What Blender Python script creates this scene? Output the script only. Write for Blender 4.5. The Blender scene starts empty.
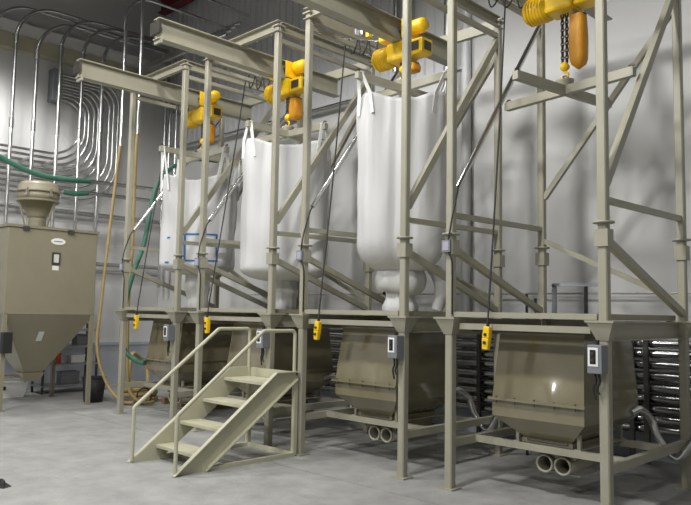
import bpy, math, random
from mathutils import Vector, Matrix, Euler
random.seed(7)
scene = bpy.context.scene
C = scene.collection
PI = math.pi

# ------------------------------------------------------------------ camera
CAM = Vector((3.8704, -5.3119, 1.5634))
YAW, PITCH, ROLL, FPX = -0.7779, 0.0830, 0.0175, 710.14
cd = bpy.data.cameras.new('camera'); cam = bpy.data.objects.new('camera', cd); C.objects.link(cam)
cd.sensor_fit = 'HORIZONTAL'; cd.sensor_width = 36.0; cd.lens = FPX / 691 * 36.0
cd.clip_start = 0.05; cd.clip_end = 100
_f = Vector((math.sin(YAW) * math.cos(PITCH), math.cos(YAW) * math.cos(PITCH), math.sin(PITCH)))
_r = Vector((math.cos(YAW), -math.sin(YAW), 0)); _u = _r.cross(_f)
_r2 = _r * math.cos(ROLL) + _u * math.sin(ROLL); _u2 = _u * math.cos(ROLL) - _r * math.sin(ROLL)
cam.matrix_world = Matrix(((_r2.x, _u2.x, -_f.x, CAM.x), (_r2.y, _u2.y, -_f.y, CAM.y), (_r2.z, _u2.z, -_f.z, CAM.z), (0, 0, 0, 1)))
scene.camera = cam

# ------------------------------------------------------------------ world, exposure
world = bpy.data.worlds.new('world'); scene.world = world; world.use_nodes = True
world.node_tree.nodes['Background'].inputs[0].default_value = (0.9, 0.95, 1, 1)
world.node_tree.nodes['Background'].inputs[1].default_value = 0.05
vs = scene.view_settings
vs.view_transform = 'Standard'; vs.look = 'None'; vs.gamma = 1.0; vs.use_curve_mapping = False
vs.exposure = -0.02

# high-bay lamps: (x, y, z, watts, full cone angle in degrees)
LAMPS = [(0.45, -4.0, 7.30, 1150, 172), (-4.6, -4.0, 7.30, 640, 160), (-8.15, -1.1, 7.15, 720, 102), (-2.2, -0.9, 7.40, 420, 130),
         (5.2, -4.0, 7.30, 140, 164), (-4.6, -9.5, 7.30, 1000, 166), (0.45, -9.5, 7.30, 850, 170), (5.2, -9.5, 7.30, 350, 164)]  # rear row added out of view as fill, to soften the shadows
LAMP_COLOR = (1.0, 0.99, 0.965)

# ------------------------------------------------------------------ materials
def mat(name, rgb, rough=0.5, metal=0.0, var=0.0, vscale=6.0, bump=0.0, bscale=60.0, coat=0.0, spec=0.5, stretch=None, rvar=0.0):
    m = bpy.data.materials.new(name); m.use_nodes = True
    nt = m.node_tree; b = nt.nodes['Principled BSDF']
    b.inputs['Base Color'].default_value = (*rgb, 1)
    b.inputs['Roughness'].default_value = rough; b.inputs['Metallic'].default_value = metal
    b.inputs['Specular IOR Level'].default_value = spec
    if coat: b.inputs['Coat Weight'].default_value = coat; b.inputs['Coat Roughness'].default_value = 0.11
    tc = nt.nodes.new('ShaderNodeTexCoord'); vec = tc.outputs['Object']
    if stretch:
        mp = nt.nodes.new('ShaderNodeMapping'); mp.inputs['Scale'].default_value = stretch
        nt.links.new(vec, mp.inputs['Vector']); vec = mp.outputs['Vector']
    if var:
        n = nt.nodes.new('ShaderNodeTexNoise'); n.inputs['Scale'].default_value = vscale
        n.inputs['Detail'].default_value = 6; n.inputs['Roughness'].default_value = 0.65
        nt.links.new(vec, n.inputs['Vector'])
        r = nt.nodes.new('ShaderNodeValToRGB')
        r.color_ramp.elements[0].position = 0.3; r.color_ramp.elements[1].position = 0.72
        r.color_ramp.elements[0].color = (*[c * (1 - var) for c in rgb], 1)
        r.color_ramp.elements[1].color = (*[min(1, c * (1 + var)) for c in rgb], 1)
        nt.links.new(n.outputs['Fac'], r.inputs['Fac']); nt.links.new(r.outputs['Color'], b.inputs['Base Color'])
        if rvar:
            mr = nt.nodes.new('ShaderNodeMapRange'); mr.inputs['To Min'].default_value = rough - rvar; mr.inputs['To Max'].default_value = rough + rvar
            nt.links.new(n.outputs['Fac'], mr.inputs['Value']); nt.links.new(mr.outputs['Result'], b.inputs['Roughness'])
    if bump:
        n2 = nt.nodes.new('ShaderNodeTexNoise'); n2.inputs['Scale'].default_value = bscale; n2.inputs['Detail'].default_value = 5
        nt.links.new(vec, n2.inputs['Vector'])
        bp = nt.nodes.new('ShaderNodeBump'); bp.inputs['Strength'].default_value = bump; bp.inputs['Distance'].default_value = 0.02
        nt.links.new(n2.outputs['Fac'], bp.inputs['Height']); nt.links.new(bp.outputs['Normal'], b.inputs['Normal'])
    return m
def srgb(r, g, b):
    return tuple(((c / 255) / 12.92 if c / 255 <= 0.04045 else ((c / 255 + 0.055) / 1.055) ** 2.4) for c in (r, g, b))

M = {
 'frame': mat('painted_steel_frame', srgb(158, 155, 138), 0.42, var=0.06, vscale=5, rvar=0.06),
 'deck': mat('painted_steel_deck', srgb(150, 146, 125), 0.5, var=0.12, vscale=8, rvar=0.08),
 'bin': mat('painted_steel_bin', srgb(124, 117, 92), 0.27, var=0.07, vscale=4, bump=0.04, bscale=9, coat=1.0),
 'hopper': mat('painted_steel_hopper', srgb(140, 134, 114), 0.38, var=0.05, vscale=4),
 'stair': mat('painted_steel_stair', srgb(186, 184, 160), 0.45, var=0.06, vscale=7),
 'tube': mat('polished_tube', (0.42, 0.42, 0.42), 0.2, 1.0, var=0.1, vscale=5),
 'silver': mat('stainless_tube', (0.66, 0.66, 0.65), 0.24, 1.0, var=0.08, vscale=12),
 'galv': mat('galvanised_steel', (0.5, 0.5, 0.5), 0.42, 1.0, var=0.15, vscale=25),
 'floor': mat('concrete_floor', srgb(154, 154, 152), 0.66, var=0.2, vscale=3.2, bump=0.25, bscale=30, rvar=0.12),
 'joint': mat('floor_joint', srgb(92, 92, 88), 0.9, var=0.2, vscale=9),
 'hall': mat('grey_hall_wall', srgb(118, 118, 117), 0.6, var=0.04, vscale=1),
 'wall': mat('white_wall_panel', srgb(202, 202, 201), 0.55, var=0.025, vscale=0.9),
 'clad': mat('corrugated_cladding', srgb(196, 197, 198), 0.45, var=0.05, vscale=1.5),
 'curb': mat('grey_wall_curb', srgb(170, 175, 182), 0.7, var=0.06, vscale=3),
 'ceil': mat('ceiling_liner', srgb(110, 111, 114), 0.7, var=0.05, vscale=1),
 'red': mat('red_oxide_steel', srgb(112, 42, 50), 0.55, var=0.12, vscale=5),
 'whitesteel': mat('white_steel', srgb(225, 225, 222), 0.5, var=0.03, vscale=4),
 'beige': mat('beige_steel', srgb(176, 170, 146), 0.5, var=0.05, vscale=4),
 'bag': mat('woven_polypropylene', srgb(203, 203, 203), 0.6, var=0.02, vscale=3, bump=0.35, bscale=9, stretch=(1, 1, 0.3)),
 'strap': mat('white_webbing', srgb(232, 232, 230), 0.7, var=0.05, vscale=30),
 'blue': mat('blue_print', srgb(52, 108, 172), 0.6, var=0.08, vscale=10),
 'yellow': mat('yellow_enamel', srgb(250, 202, 24), 0.35, var=0.1, vscale=9, coat=0.3),
 'orange': mat('orange_chain_bag', srgb(216, 150, 30), 0.5, var=0.12, vscale=10, bump=0.15, bscale=20),
 'dark': mat('dark_rubber', srgb(34, 34, 36), 0.6, var=0.15, vscale=20),
 'steel': mat('dark_steel', srgb(92, 90, 84), 0.4, 0.7, var=0.15, vscale=15),
 'greybox': mat('grey_enclosure', srgb(122, 125, 130), 0.5, var=0.04, vscale=8),
 'white': mat('white_label', srgb(235, 235, 232), 0.5, var=0.03, vscale=20),
 'black': mat('black_print', srgb(26, 28, 30), 0.5, var=0.1, vscale=30),
 'redp': mat('red_plastic', srgb(206, 84, 48), 0.45, var=0.1, vscale=15),
 'pink': mat('pink_label', srgb(168, 164, 180), 0.5, var=0.1, vscale=60),
 'green': mat('green_hose', srgb(60, 110, 92), 0.5, var=0.1, vscale=20),
 'ochre': mat('ochre_hose', srgb(168, 146, 96), 0.5, var=0.12, vscale=14),
 'wood': mat('pallet_wood', srgb(150, 122, 84), 0.75, var=0.25, vscale=9, stretch=(1, 6, 6)),
 'glass': mat('sight_glass', srgb(206, 208, 200), 0.15, var=0.05, vscale=12),
}
def emit(name, rgb, s):
    m = bpy.data.materials.new(name); m.use_nodes = True; nt = m.node_tree
    b = nt.nodes['Principled BSDF']; b.inputs['Emission Color'].default_value = (*rgb, 1); b.inputs['Emission Strength'].default_value = s
    return m
M['lampglow'] = emit('lamp_glow', LAMP_COLOR, 12)

# ------------------------------------------------------------------ mesh helper
class MB:
    def __init__(s): s.v = []; s.f = []; s.sm = []
    def add(s, vs, fs, smooth=False):
        o = len(s.v); s.v += [tuple(v) for v in vs]
        for f in fs: s.f.append([i + o for i in f]); s.sm.append(smooth)
        return s
    def box(s, x0, x1, y0, y1, z0, z1, ch=0.0):
        vs = [(x, y, z) for z in (z0, z1) for y in (y0, y1) for x in (x0, x1)]
        return s.add(vs, [(0, 2, 3, 1), (4, 5, 7, 6), (0, 1, 5, 4), (2, 6, 7, 3), (0, 4, 6, 2), (1, 3, 7, 5)])
    def cbox(s, c, d):
        return s.box(c[0] - d[0] / 2, c[0] + d[0] / 2, c[1] - d[1] / 2, c[1] + d[1] / 2, c[2] - d[2] / 2, c[2] + d[2] / 2)
    def frustum(s, z0, r0, z1, r1, cap0=True, cap1=True):
        # r = (x0, x1, y0, y1)
        vs = []
        for z, r in ((z0, r0), (z1, r1)):
            vs += [(r[0], r[2], z), (r[1], r[2], z), (r[1], r[3], z), (r[0], r[3], z)]
        fs = [(0, 1, 5, 4), (1, 2, 6, 5), (2, 3, 7, 6), (3, 0, 4, 7)]
        if cap0: fs.append((3, 2, 1, 0))
        if cap1: fs.append((4, 5, 6, 7))
        return s.add(vs, fs)
    def bar(s, p0, p1, w, h, up=(0, 0, 1), bev=0.0):
        p0 = Vector(p0); p1 = Vector(p1); d = (p1 - p0).normalized(); up = Vector(up)
        if abs(d.dot(up)) > 0.98: up = Vector((0, 1, 0)) if abs(d.y) < .9 else Vector((1, 0, 0))
        a = d.cross(up).normalized(); b = a.cross(d).normalized()
        b_ = min(w, h) * bev if bev else 0
        if b_:
            pr = [(-w/2 + b_, -h/2), (w/2 - b_, -h/2), (w/2, -h/2 + b_), (w/2, h/2 - b_), (w/2 - b_, h/2), (-w/2 + b_, h/2), (-w/2, h/2 - b_), (-w/2, -h/2 + b_)]
        else:
            pr = [(-w/2, -h/2), (w/2, -h/2), (w/2, h/2), (-w/2, h/2)]
        return s.sweep_profile(pr, p0, p1, a, b)
    def sweep_profile(s, pr, p0, p1, a, b):
        n = len(pr); vs = [p0 + a * x + b * y for x, y in pr] + [p1 + a * x + b * y for x, y in pr]
        fs = [(i, (i + 1) % n, n + (i + 1) % n, n + i) for i in range(n)]
        fs += [tuple(range(n - 1, -1, -1)), tuple(range(n, 2 * n))]
        return s.add(vs, fs)
    def chan(s, p0, p1, depth, flange, t=0.008, side=1):
        # C-channel running horizontally, web vertical, flanges pointing to `side` of travel
        p0 = Vector(p0); p1 = Vector(p1); d = (p1 - p0).normalized(); a = d.cross(Vector((0, 0, 1))).normalized() * side; b = Vector((0, 0, 1))
        h = depth / 2
        pr = [(0, -h), (flange, -h), (flange, -h + t), (t, -h + t), (t, h - t), (flange, h - t), (flange, h), (0, h)]
        return s.sweep_profile(pr, p0, p1, a, b)
    def ibeam(s, p0, p1, depth, flange, t=0.012):
        p0 = Vector(p0); p1 = Vector(p1); d = (p1 - p0).normalized(); a = d.cross(Vector((0, 0, 1))).normalized(); b = Vector((0, 0, 1))
        h = depth / 2; f = flange / 2; w = t / 2
        pr = [(-f, -h), (f, -h), (f, -h + t), (w, -h + t), (w, h - t), (f, h - t), (f, h), (-f, h), (-f, h - t), (-w, h - t), (-w, -h + t), (-f, -h + t)]
        return s.sweep_profile(pr, p0, p1, a, b)
    def tube(s, pts, r, seg=10, cap=True, ry=None):
        pts = [Vector(p) for p in pts]; n = len(pts); rings = []; prev = None
        for i, p in enumerate(pts):
            t = (pts[min(i + 1, n - 1)] - pts[max(i - 1, 0)]).normalized()
            if prev is None:
                a = t.orthogonal().normalized()
            else:
                a = (prev - t * prev.dot(t)).normalized()
            prev = a; b = t.cross(a); rr = r[i] if isinstance(r, (list, tuple)) else r
            rings.append([p + (a * math.cos(2 * PI * k / seg) + b * math.sin(2 * PI * k / seg)) * rr for k in range(seg)])
        vs = [v for q in rings for v in q]
        fs = [(i * seg + k, i * seg + (k + 1) % seg, (i + 1) * seg + (k + 1) % seg, (i + 1) * seg + k) for i in range(n - 1) for k in range(seg)]
        s.add(vs, fs, True)
        if cap:
            s.add(rings[0], [tuple(range(seg - 1, -1, -1))]); s.add(rings[-1], [tuple(range(seg))])
        return s
    def cyl(s, p0, p1, r, seg=16, r1=None): return s.tube([p0, p1], [r, r if r1 is None else r1], seg)
    def lathe(s, prof, c=(0, 0, 0), seg=24, axis='z'):
        vs = []; n = len(prof)
        for r, h in prof:
            for k in range(seg):
                x, y = r * math.cos(2 * PI * k / seg), r * math.sin(2 * PI * k / seg)
                v = (x, y, h) if axis == 'z' else (h, x, y) if axis == 'x' else (y, h, x)
                vs.append((v[0] + c[0], v[1] + c[1], v[2] + c[2]))
        fs = [(i * seg + k, i * seg + (k + 1) % seg, (i + 1) * seg + (k + 1) % seg, (i + 1) * seg + k) for i in range(n - 1) for k in range(seg)]
        return s.add(vs, fs, True)
    def ring(s, c, R, r, axis='y', seg=24, ts=8):
        pts = []
        vs = []; fs = []
        for i in range(seg):
            a = 2 * PI * i / seg
            for j in range(ts):
                b = 2 * PI * j / ts; q = R + r * math.cos(b); h = r * math.sin(b)
                x, y = q * math.cos(a), q * math.sin(a)
                v = (x, h, y) if axis == 'y' else (x, y, h) if axis == 'z' else (h, x, y)
                vs.append((v[0] + c[0], v[1] + c[1], v[2] + c[2]))
        for i in range(seg):
            for j in range(ts):
                fs.append((i * ts + j, i * ts + (j + 1) % ts, ((i + 1) % seg) * ts + (j + 1) % ts, ((i + 1) % seg) * ts + j))
        return s.add(vs, fs, True)
    def build(s, name, m, parent=None, bevel=0.0, weld=False):
        me = bpy.data.meshes.new(name); me.from_pydata(s.v, [], s.f)
        me.polygons.foreach_set('use_smooth', s.sm); me.materials.append(M[m] if isinstance(m, str) else m)
        me.update()
        import bmesh
        bm = bmesh.new(); bm.from_mesh(me); bmesh.ops.recalc_face_normals(bm, faces=bm.faces); bm.to_mesh(me); bm.free()
        o = bpy.data.objects.new(name, me); C.objects.link(o)
        if parent is not None: o.parent = parent
        if bevel:
            b = o.modifiers.new('bevel', 'BEVEL'); b.width = bevel; b.segments = 2; b.limit_method = 'ANGLE'; b.angle_limit = 0.7
        return o

def empty(name, loc, label, cat, group=None, rz=0):
    o = bpy.data.objects.new(name, None); C.objects.link(o); o.location = loc; o.rotation_euler.z = rz; o.empty_display_size = 0.1
    return tag(o, label, cat, group)
def tag(o, label, cat, group=None):
    o['label'] = label; o['category'] = cat
    if group: o['group'] = group
    return o
def struct(o): o['kind'] = 'structure'; return o
KIDS = {}
def copy_tree(o, parent=None):
    c = o.copy(); C.objects.link(c)
    if parent is not None: c.parent = parent
    for ch in [x for x in ALL() if x.parent == o]: copy_tree(ch, c)
    return c
def ALL(): return list(C.objects)
def spline(pts, n=8):
    pts = [Vector(p) for p in pts]; out = []
    P = [pts[0] * 2 - pts[1]] + pts + [pts[-1] * 2 - pts[-2]]
    for i in range(1, len(P) - 2):
        for k in range(n):
            t = k / n; a, b, c, d = P[i - 1], P[i], P[i + 1], P[i + 2]
            out.append(0.5 * ((2 * b) + (c - a) * t + (2 * a - 5 * b + 4 * c - d) * t * t + (3 * b - a - 3 * c + d) * t ** 3))
    out.append(pts[-1]); return out
def fillet(pts, r, n=6):
    # polyline with rounded corners (r: one radius or one per inner corner)
    pts = [Vector(p) for p in pts]; out = [pts[0]]
    for i in range(1, len(pts) - 1):
        rr = r[i - 1] if isinstance(r, (list, tuple)) else r
        a = (pts[i - 1] - pts[i]).normalized(); b = (pts[i + 1] - pts[i]).normalized()
        ang = a.angle(b)
        if ang > PI - 0.02: out.append(pts[i]); continue
        t = rr / math.tan(ang / 2); c = pts[i] + (a + b).normalized() * (rr / math.sin(ang / 2))
        s = pts[i] + a * t - c; e = pts[i] + b * t - c; tot = s.angle(e); ax = s.cross(e).normalized()
        for k in range(n + 1): out.append(c + Matrix.Rotation(tot * k / n, 3, ax) @ s)
    out.append(pts[-1]); return out

# ------------------------------------------------------------------ the setting
XE, YW, XR, YF, ZC = -9.8, 2.8, 7.5, -13.0, 8.35
fl = struct(MB().box(XE, XR, YF, YW, -0.30, -0.012).build('floor', 'joint'))
ys = [YF, -8.3, -4.5, -0.50, YW]; xs = [XE, -5.9, 1.9, XR]
for i in range(len(ys) - 1):
    for j in range(len(xs) - 1):
        g = 0.005
        MB().box(xs[j] + g, xs[j + 1] - g, ys[i] + g, ys[i + 1] - g, -0.06, 0).build('floor_slab', 'floor', fl)
wb = struct(MB().box(XE, XR, YW, YW + 0.2, -0.3, ZC).build('wall_back', 'wall'))
nsheet = 9; xa = XE; xb = -1.80; sw = (xb - xa) / nsheet
def clad_sheet(L):
    mb = MB(); nr = 5; p = L / nr; pr = []
    for k in range(nr):
        x = k * p; pr += [(x, 0.0), (x + p * .55, 0.0), (x + p * .66, -0.028), (x + p * .89, -0.028)]
    pr.append((L, 0.0)); n = len(pr); t = 0.004
    z0, z1 = 5.05, ZC - 0.02
    vs = [(x, y - 0.006, z0) for x, y in pr] + [(x, y - 0.006, z1) for x, y in pr] + [(x, y - 0.002, z0) for x, y in pr] + [(x, y - 0.002, z1) for x, y in pr]
    fs = [(i, i + 1, n + i + 1, n + i) for i in range(n - 1)] + [(2 * n + i + 1, 2 * n + i, 3 * n + i, 3 * n + i + 1) for i in range(n - 1)]
    fs += [(i + 1, i, 2 * n + i, 2 * n + i + 1) for i in range(n - 1)]
    return mb.add(vs, fs)
sheet0 = clad_sheet(sw).build('cladding_sheet', 'clad', wb); sheet0.location = (xa, YW, 0)
for k in range(1, nsheet):
    c = sheet0.copy(); C.objects.link(c); c.location = (xa + k * sw, YW, 0)
MB().box(XE, xb, YW - 0.05, YW, 5.0, 5.05).build('cladding_trim', 'clad', wb)
wl = struct(MB().box(XE - 0.2, XE, YF, YW + 0.2, -0.3, ZC).build('wall_left', 'wall'))
struct(MB().box(XE, XE + 0.06, YF, YW, 0, 0.80).box(XE, XE + 0.09, YF, YW, 0.80, 0.86).build('baseboard_left', 'curb'))
struct(MB().box(XE + 0.06, XR, YW - 0.06, YW, 0, 0.30).build('baseboard_back', 'curb'))
struct(MB().box(XR, XR + 0.2, YF, YW + 0.2, -0.3, ZC).build('wall_right', 'hall'))
struct(MB().box(XE, XR, YF - 0.2, YF, -0.3, ZC).build('wall_front', 'hall'))
ce = struct(MB().box(XE - 0.2, XR + 0.2, YF - 0.2, YW + 0.2, ZC, ZC + 0.2).build('ceiling', 'ceil'))
struct(MB().ibeam((XE + 0.2, YW - 0.30, 8.10), (XR, YW - 0.30, 8.10), 0.30, 0.2).build('trim_1', 'red'))
struct(MB().box(XE, XE + 0.16, YF, YW - 0.06, 6.62, 6.88).build('trim_2', 'whitesteel'))
struct(MB().box(XE, XE + 0.20, YF, YW - 0.06, 6.34, 6.62).build('trim_3', 'beige'))
struct(MB().tube([(-1.745, YW - 0.07, 0.3), (-1.745, YW - 0.07, ZC)], 0.065, 14).build('trim_4', 'clad'))

# ------------------------------------------------------------------ high-bay lamps
for i, (x, y, z, w, ang) in enumerate(LAMPS):
    pos = ['over the aisle before the nearest frame', 'over the aisle before the middle frames', 'over the tall hopper by the end wall', 'above the middle frames',
           'near the right wall of the hall', 'over the left of the added rear row', 'in the middle of the added rear row', 'over the right of the added rear row'][i]
    t = empty('high_bay_lamp', (x, y, z), 'round white high bay lamp hanging ' + pos, 'lamp', 'high bay lamps')
    MB().lathe([(0.05, 0.42), (0.12, 0.42), (0.14, 0.30), (0.14, 0.20)], seg=20).build('ballast_housing', 'greybox', t)
    MB().lathe([(0.13, 0.20), (0.26, 0.15), (0.37, 0.04), (0.38, 0.0), (0.375, 0.0), (0.36, 0.04), (0.25, 0.14), (0.12, 0.19)], seg=28).build('reflector', 'whitesteel', t)
    MB().lathe([(0.0, 0.06), (0.05, 0.06), (0.06, 0.10), (0.05, 0.18), (0.0, 0.2)], seg=14).build('bulb', 'lampglow', t)
    MB().tube([(0, 0, 0.42), (0, 0, ZC - z)], 0.012, 8).build('hanging_rod', 'galv', t)
    ld = bpy.data.lights.new('high_bay_light', 'SPOT'); ld.energy = w; ld.color = LAMP_COLOR; ld.spot_size = math.radians(ang)
    ld.spot_blend = 0.3 if ang < 140 else 0.2; ld.shadow_soft_size = 0.36
    lo = bpy.data.objects.new('high_bay_light', ld); C.objects.link(lo); lo.parent = t; lo.location = (0, 0, -0.02)

# ------------------------------------------------------------------ one bag-unloading station
W, GAP, D = 1.45, 0.5538, 1.66
PITCHX = W + GAP
CX, CY = 0.725, 0.80
ZP, ZU, ZT = 1.525, 2.29, 5.02
def SX(s): return (s - 4) * PITCHX

def make_frame():
    t = empty('unloading_frame', (0, 0, 0), '', 'steel frame', 'bulk bag unloading frames in a row')
    corners = [(0, 0), (W, 0), (0, D), (W, D)]
    for x, y in corners:
        lg = MB().bar((x, y, 0.012), (x, y, ZP - 0.012), 0.078, 0.078, bev=0.12).build('leg', 'frame', t)
        MB().box(x - .075, x + .075, y - .075, y + .075, 0, 0.014).build('base_plate', 'frame', lg)
        MB().frustum(1.375, (x - .045, x + .045, y - .045, y + .045), ZP - 0.012, (x - .105, x + .105, y - .1, y + .1)).build('leg_gusset', 'frame', lg)
        MB().box(x - .115, x + .115, y - .11, y + .11, ZP - 0.012, ZP + 0.004).build('leg_cap_plate', 'frame', lg)
        ps = MB().bar((x, y, ZP + 0.004), (x, y, ZT - 0.06), 0.074, 0.074, bev=0.12).build('post', 'frame', t)
        MB().lathe([(0, ZU - .008), (.082, ZU - .008), (.082, ZU + .008), (0, ZU + .008)], (x, y, 0), 20).build('post_flange', 'frame', ps)
        MB().box(x - .054, x + .054, y - .054, y + .054, 2.10, 2.235).build('post_collar', 'frame', ps)
        MB().box(x - .06, x + .06, y - .06, y + .06, ZT - 0.06, ZT - 0.045).build('post_cap', 'frame', ps)
    # label box on the front left collar
    bx = MB().box(-.045, .045, -.085, -.054, 2.12, 2.23).build('junction_box', 'greybox', t)
    MB().box(-.032, .032, -.088, -.085, 2.135, 2.215).build('label_plate', 'pink', bx)
    # platform channels, z 1.37..1.52
    for y, sd in ((D, -1),):
        MB().chan((0.045, y, 1.445), (W - .045, y, 1.445), 0.15, 0.05, side=sd).build('platform_channel', 'frame', t)
    for x, sd in ((0, -1), (W, 1)):
        MB().chan((x + sd * -0.03, 0.05, 1.445), (x + sd * -0.03, D - .05, 1.445), 0.15, 0.05, side=sd).build('platform_channel', 'frame', t)
    MB().box(0.11, W - .11, -0.02, 0.03, 1.425, 1.478).build('front_rail', 'frame', t)
    MB().box(0.06, W - .06, 0.25, 0.29, 1.405, 1.44).build('roller_rail', 'steel', t)
    # deck: plate with a round opening over the bin
    mb = MB(); N = 32; z0, z1 = ZP + 0.006, ZP + 0.055; ri = 0.30; x0, x1, y0, y1 = 0.05, W - .05, 0.05, D - .05
    def sq(a):
        c, s_ = math.cos(a), math.sin(a); k = 1 / max(abs(c), abs(s_)); return (CX + c * k * (x1 - x0) / 2, (y0 + y1) / 2 + s_ * k * (y1 - y0) / 2)
    vs = []
    for z in (z0, z1):
        for k in range(N): vs.append((*sq(2 * PI * k / N + PI / 4), z))
        for k in range(N): a = 2 * PI * k / N + PI / 4; vs.append((CX + ri * math.cos(a), CY + ri * math.sin(a), z))
    fs = []
    for k in range(N):
        k2 = (k + 1) % N
        fs += [(k, k2, N + k2, N + k), (2 * N + k, 3 * N + k, 3 * N + k2, 2 * N + k2), (k, 2 * N + k, 2 * N + k2, k2), (N + k, N + k2, 3 * N + k2, 3 * N + k)]
    MB().add(vs, fs).build('deck_plate', 'deck', t)
    MB().box(0.05, W - .05, -0.03, 0.05, ZP + 0.008, ZP + 0.055).build('front_sill', 'frame', t)
    # lower rails, bin support
    for x in (0, W): MB().bar((x, 0.04, 0.405), (x, D - .04, 0.405), 0.06, 0.07).build('lower_side_rail', 'frame', t)
    for y in (0.38, 1.22): MB().bar((0.03, y, 0.41), (W - .03, y, 0.41), 0.05, 0.06).build('lower_cross_rail', 'frame', t)
    # side members
    for x in (0, W):
        MB().bar((x, 0.035, 2.47), (x, D - .035, 2.49), 0.045, 0.05).build('side_rail', 'frame', t)
        MB().bar((x, 0.05, 2.15), (x, D - .02, 1.60), 0.055, 0.06).build('lower_brace', 'frame', t)
        if x: MB().bar((x, 0.03, 2.60), (x, D - .03, 4.74), 0.055, 0.075).build('upper_brace', 'frame', t)
        MB().chan((x, 0.02, ZT - .06), (x, D - .02, ZT - .06), 0.12, 0.05, side=1 if x else -1).build('top_side_beam', 'frame', t)
        MB().bar((x, 0.03, 4.80), (x, D - .03, 4.80), 0.05, 0.05).build('top_tie', 'frame', t)
    MB().bar((0.03, D, 2.83), (W - .03, D, 4.55), 0.05, 0.055).build('back_upper_brace', 'frame', t)
    MB().bar((0.03, D, 2.36), (W - .03, D, 1.72), 0.045, 0.05).build('back_lower_brace', 'frame', t)
    for y, sd in ((0, 1), (D, -1)):
        MB().chan((-.05, y, ZT - .06), (W + .05, y, ZT - .06), 0.13, 0.06, side=sd).build('top_cross_beam', 'frame', t)
    mr = MB().ibeam((CX, -1.22, 4.77), (CX, 1.72, 4.77), 0.25, 0.13).build('monorail_beam', 'frame', t)
    MB().box(CX - .07, CX + .07, -1.20, -1.17, 4.60, 4.70).build('end_stop', 'frame', mr)
    MB().box(CX - .10, CX + .10, -1.24, -1.21, 4.70, 4.85).build('end_bumper', 'steel', mr)
    # conduit down the left brace and its loose tail
    cd_ = MB().tube([(.0, 0.10, 2.74), (.0, D - .05, 4.74)], 0.027, 8).build('conduit', 'silver', t)
    MB().tube(spline([(.0, 0.10, 2.74), (.05, 0.02, 2.66), (.055, -.06, 2.45), (.045, -.085, 2.30), (.02, -.072, 2.23)], 6), 0.008, 6).build('conduit_cable', 'dark', cd_)
    MB().tube(spline([(.02, -.072, 2.12), (.05, -.062, 2.05), (.05, -.05, 1.95), (.05, -.05, ZP + .03)], 5), 0.008, 6).build('post_cable', 'dark', t)
    return t

frame_labels = {
 4: 'beige steel unloading frame nearest the camera, its lifting cross empty',
 3: 'beige steel unloading frame second from the right, beside the folded-bottom white bag',
 2: 'beige steel unloading frame just behind the small stair, third from the right',
 1: 'beige steel unloading frame farthest left, around the blue-printed bag'}
frames = {}
f0 = make_frame(); frames[4] = f0
for s in (3, 2, 1): frames[s] = copy_tree(f0)
for s, f in frames.items(): f.location = (SX(s), 0, 0); f['label'] = frame_labels[s]

where = {4: 'nearest the camera', 3: 'second from the right', 2: 'third from the right', 1: 'farthest left'}

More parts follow.
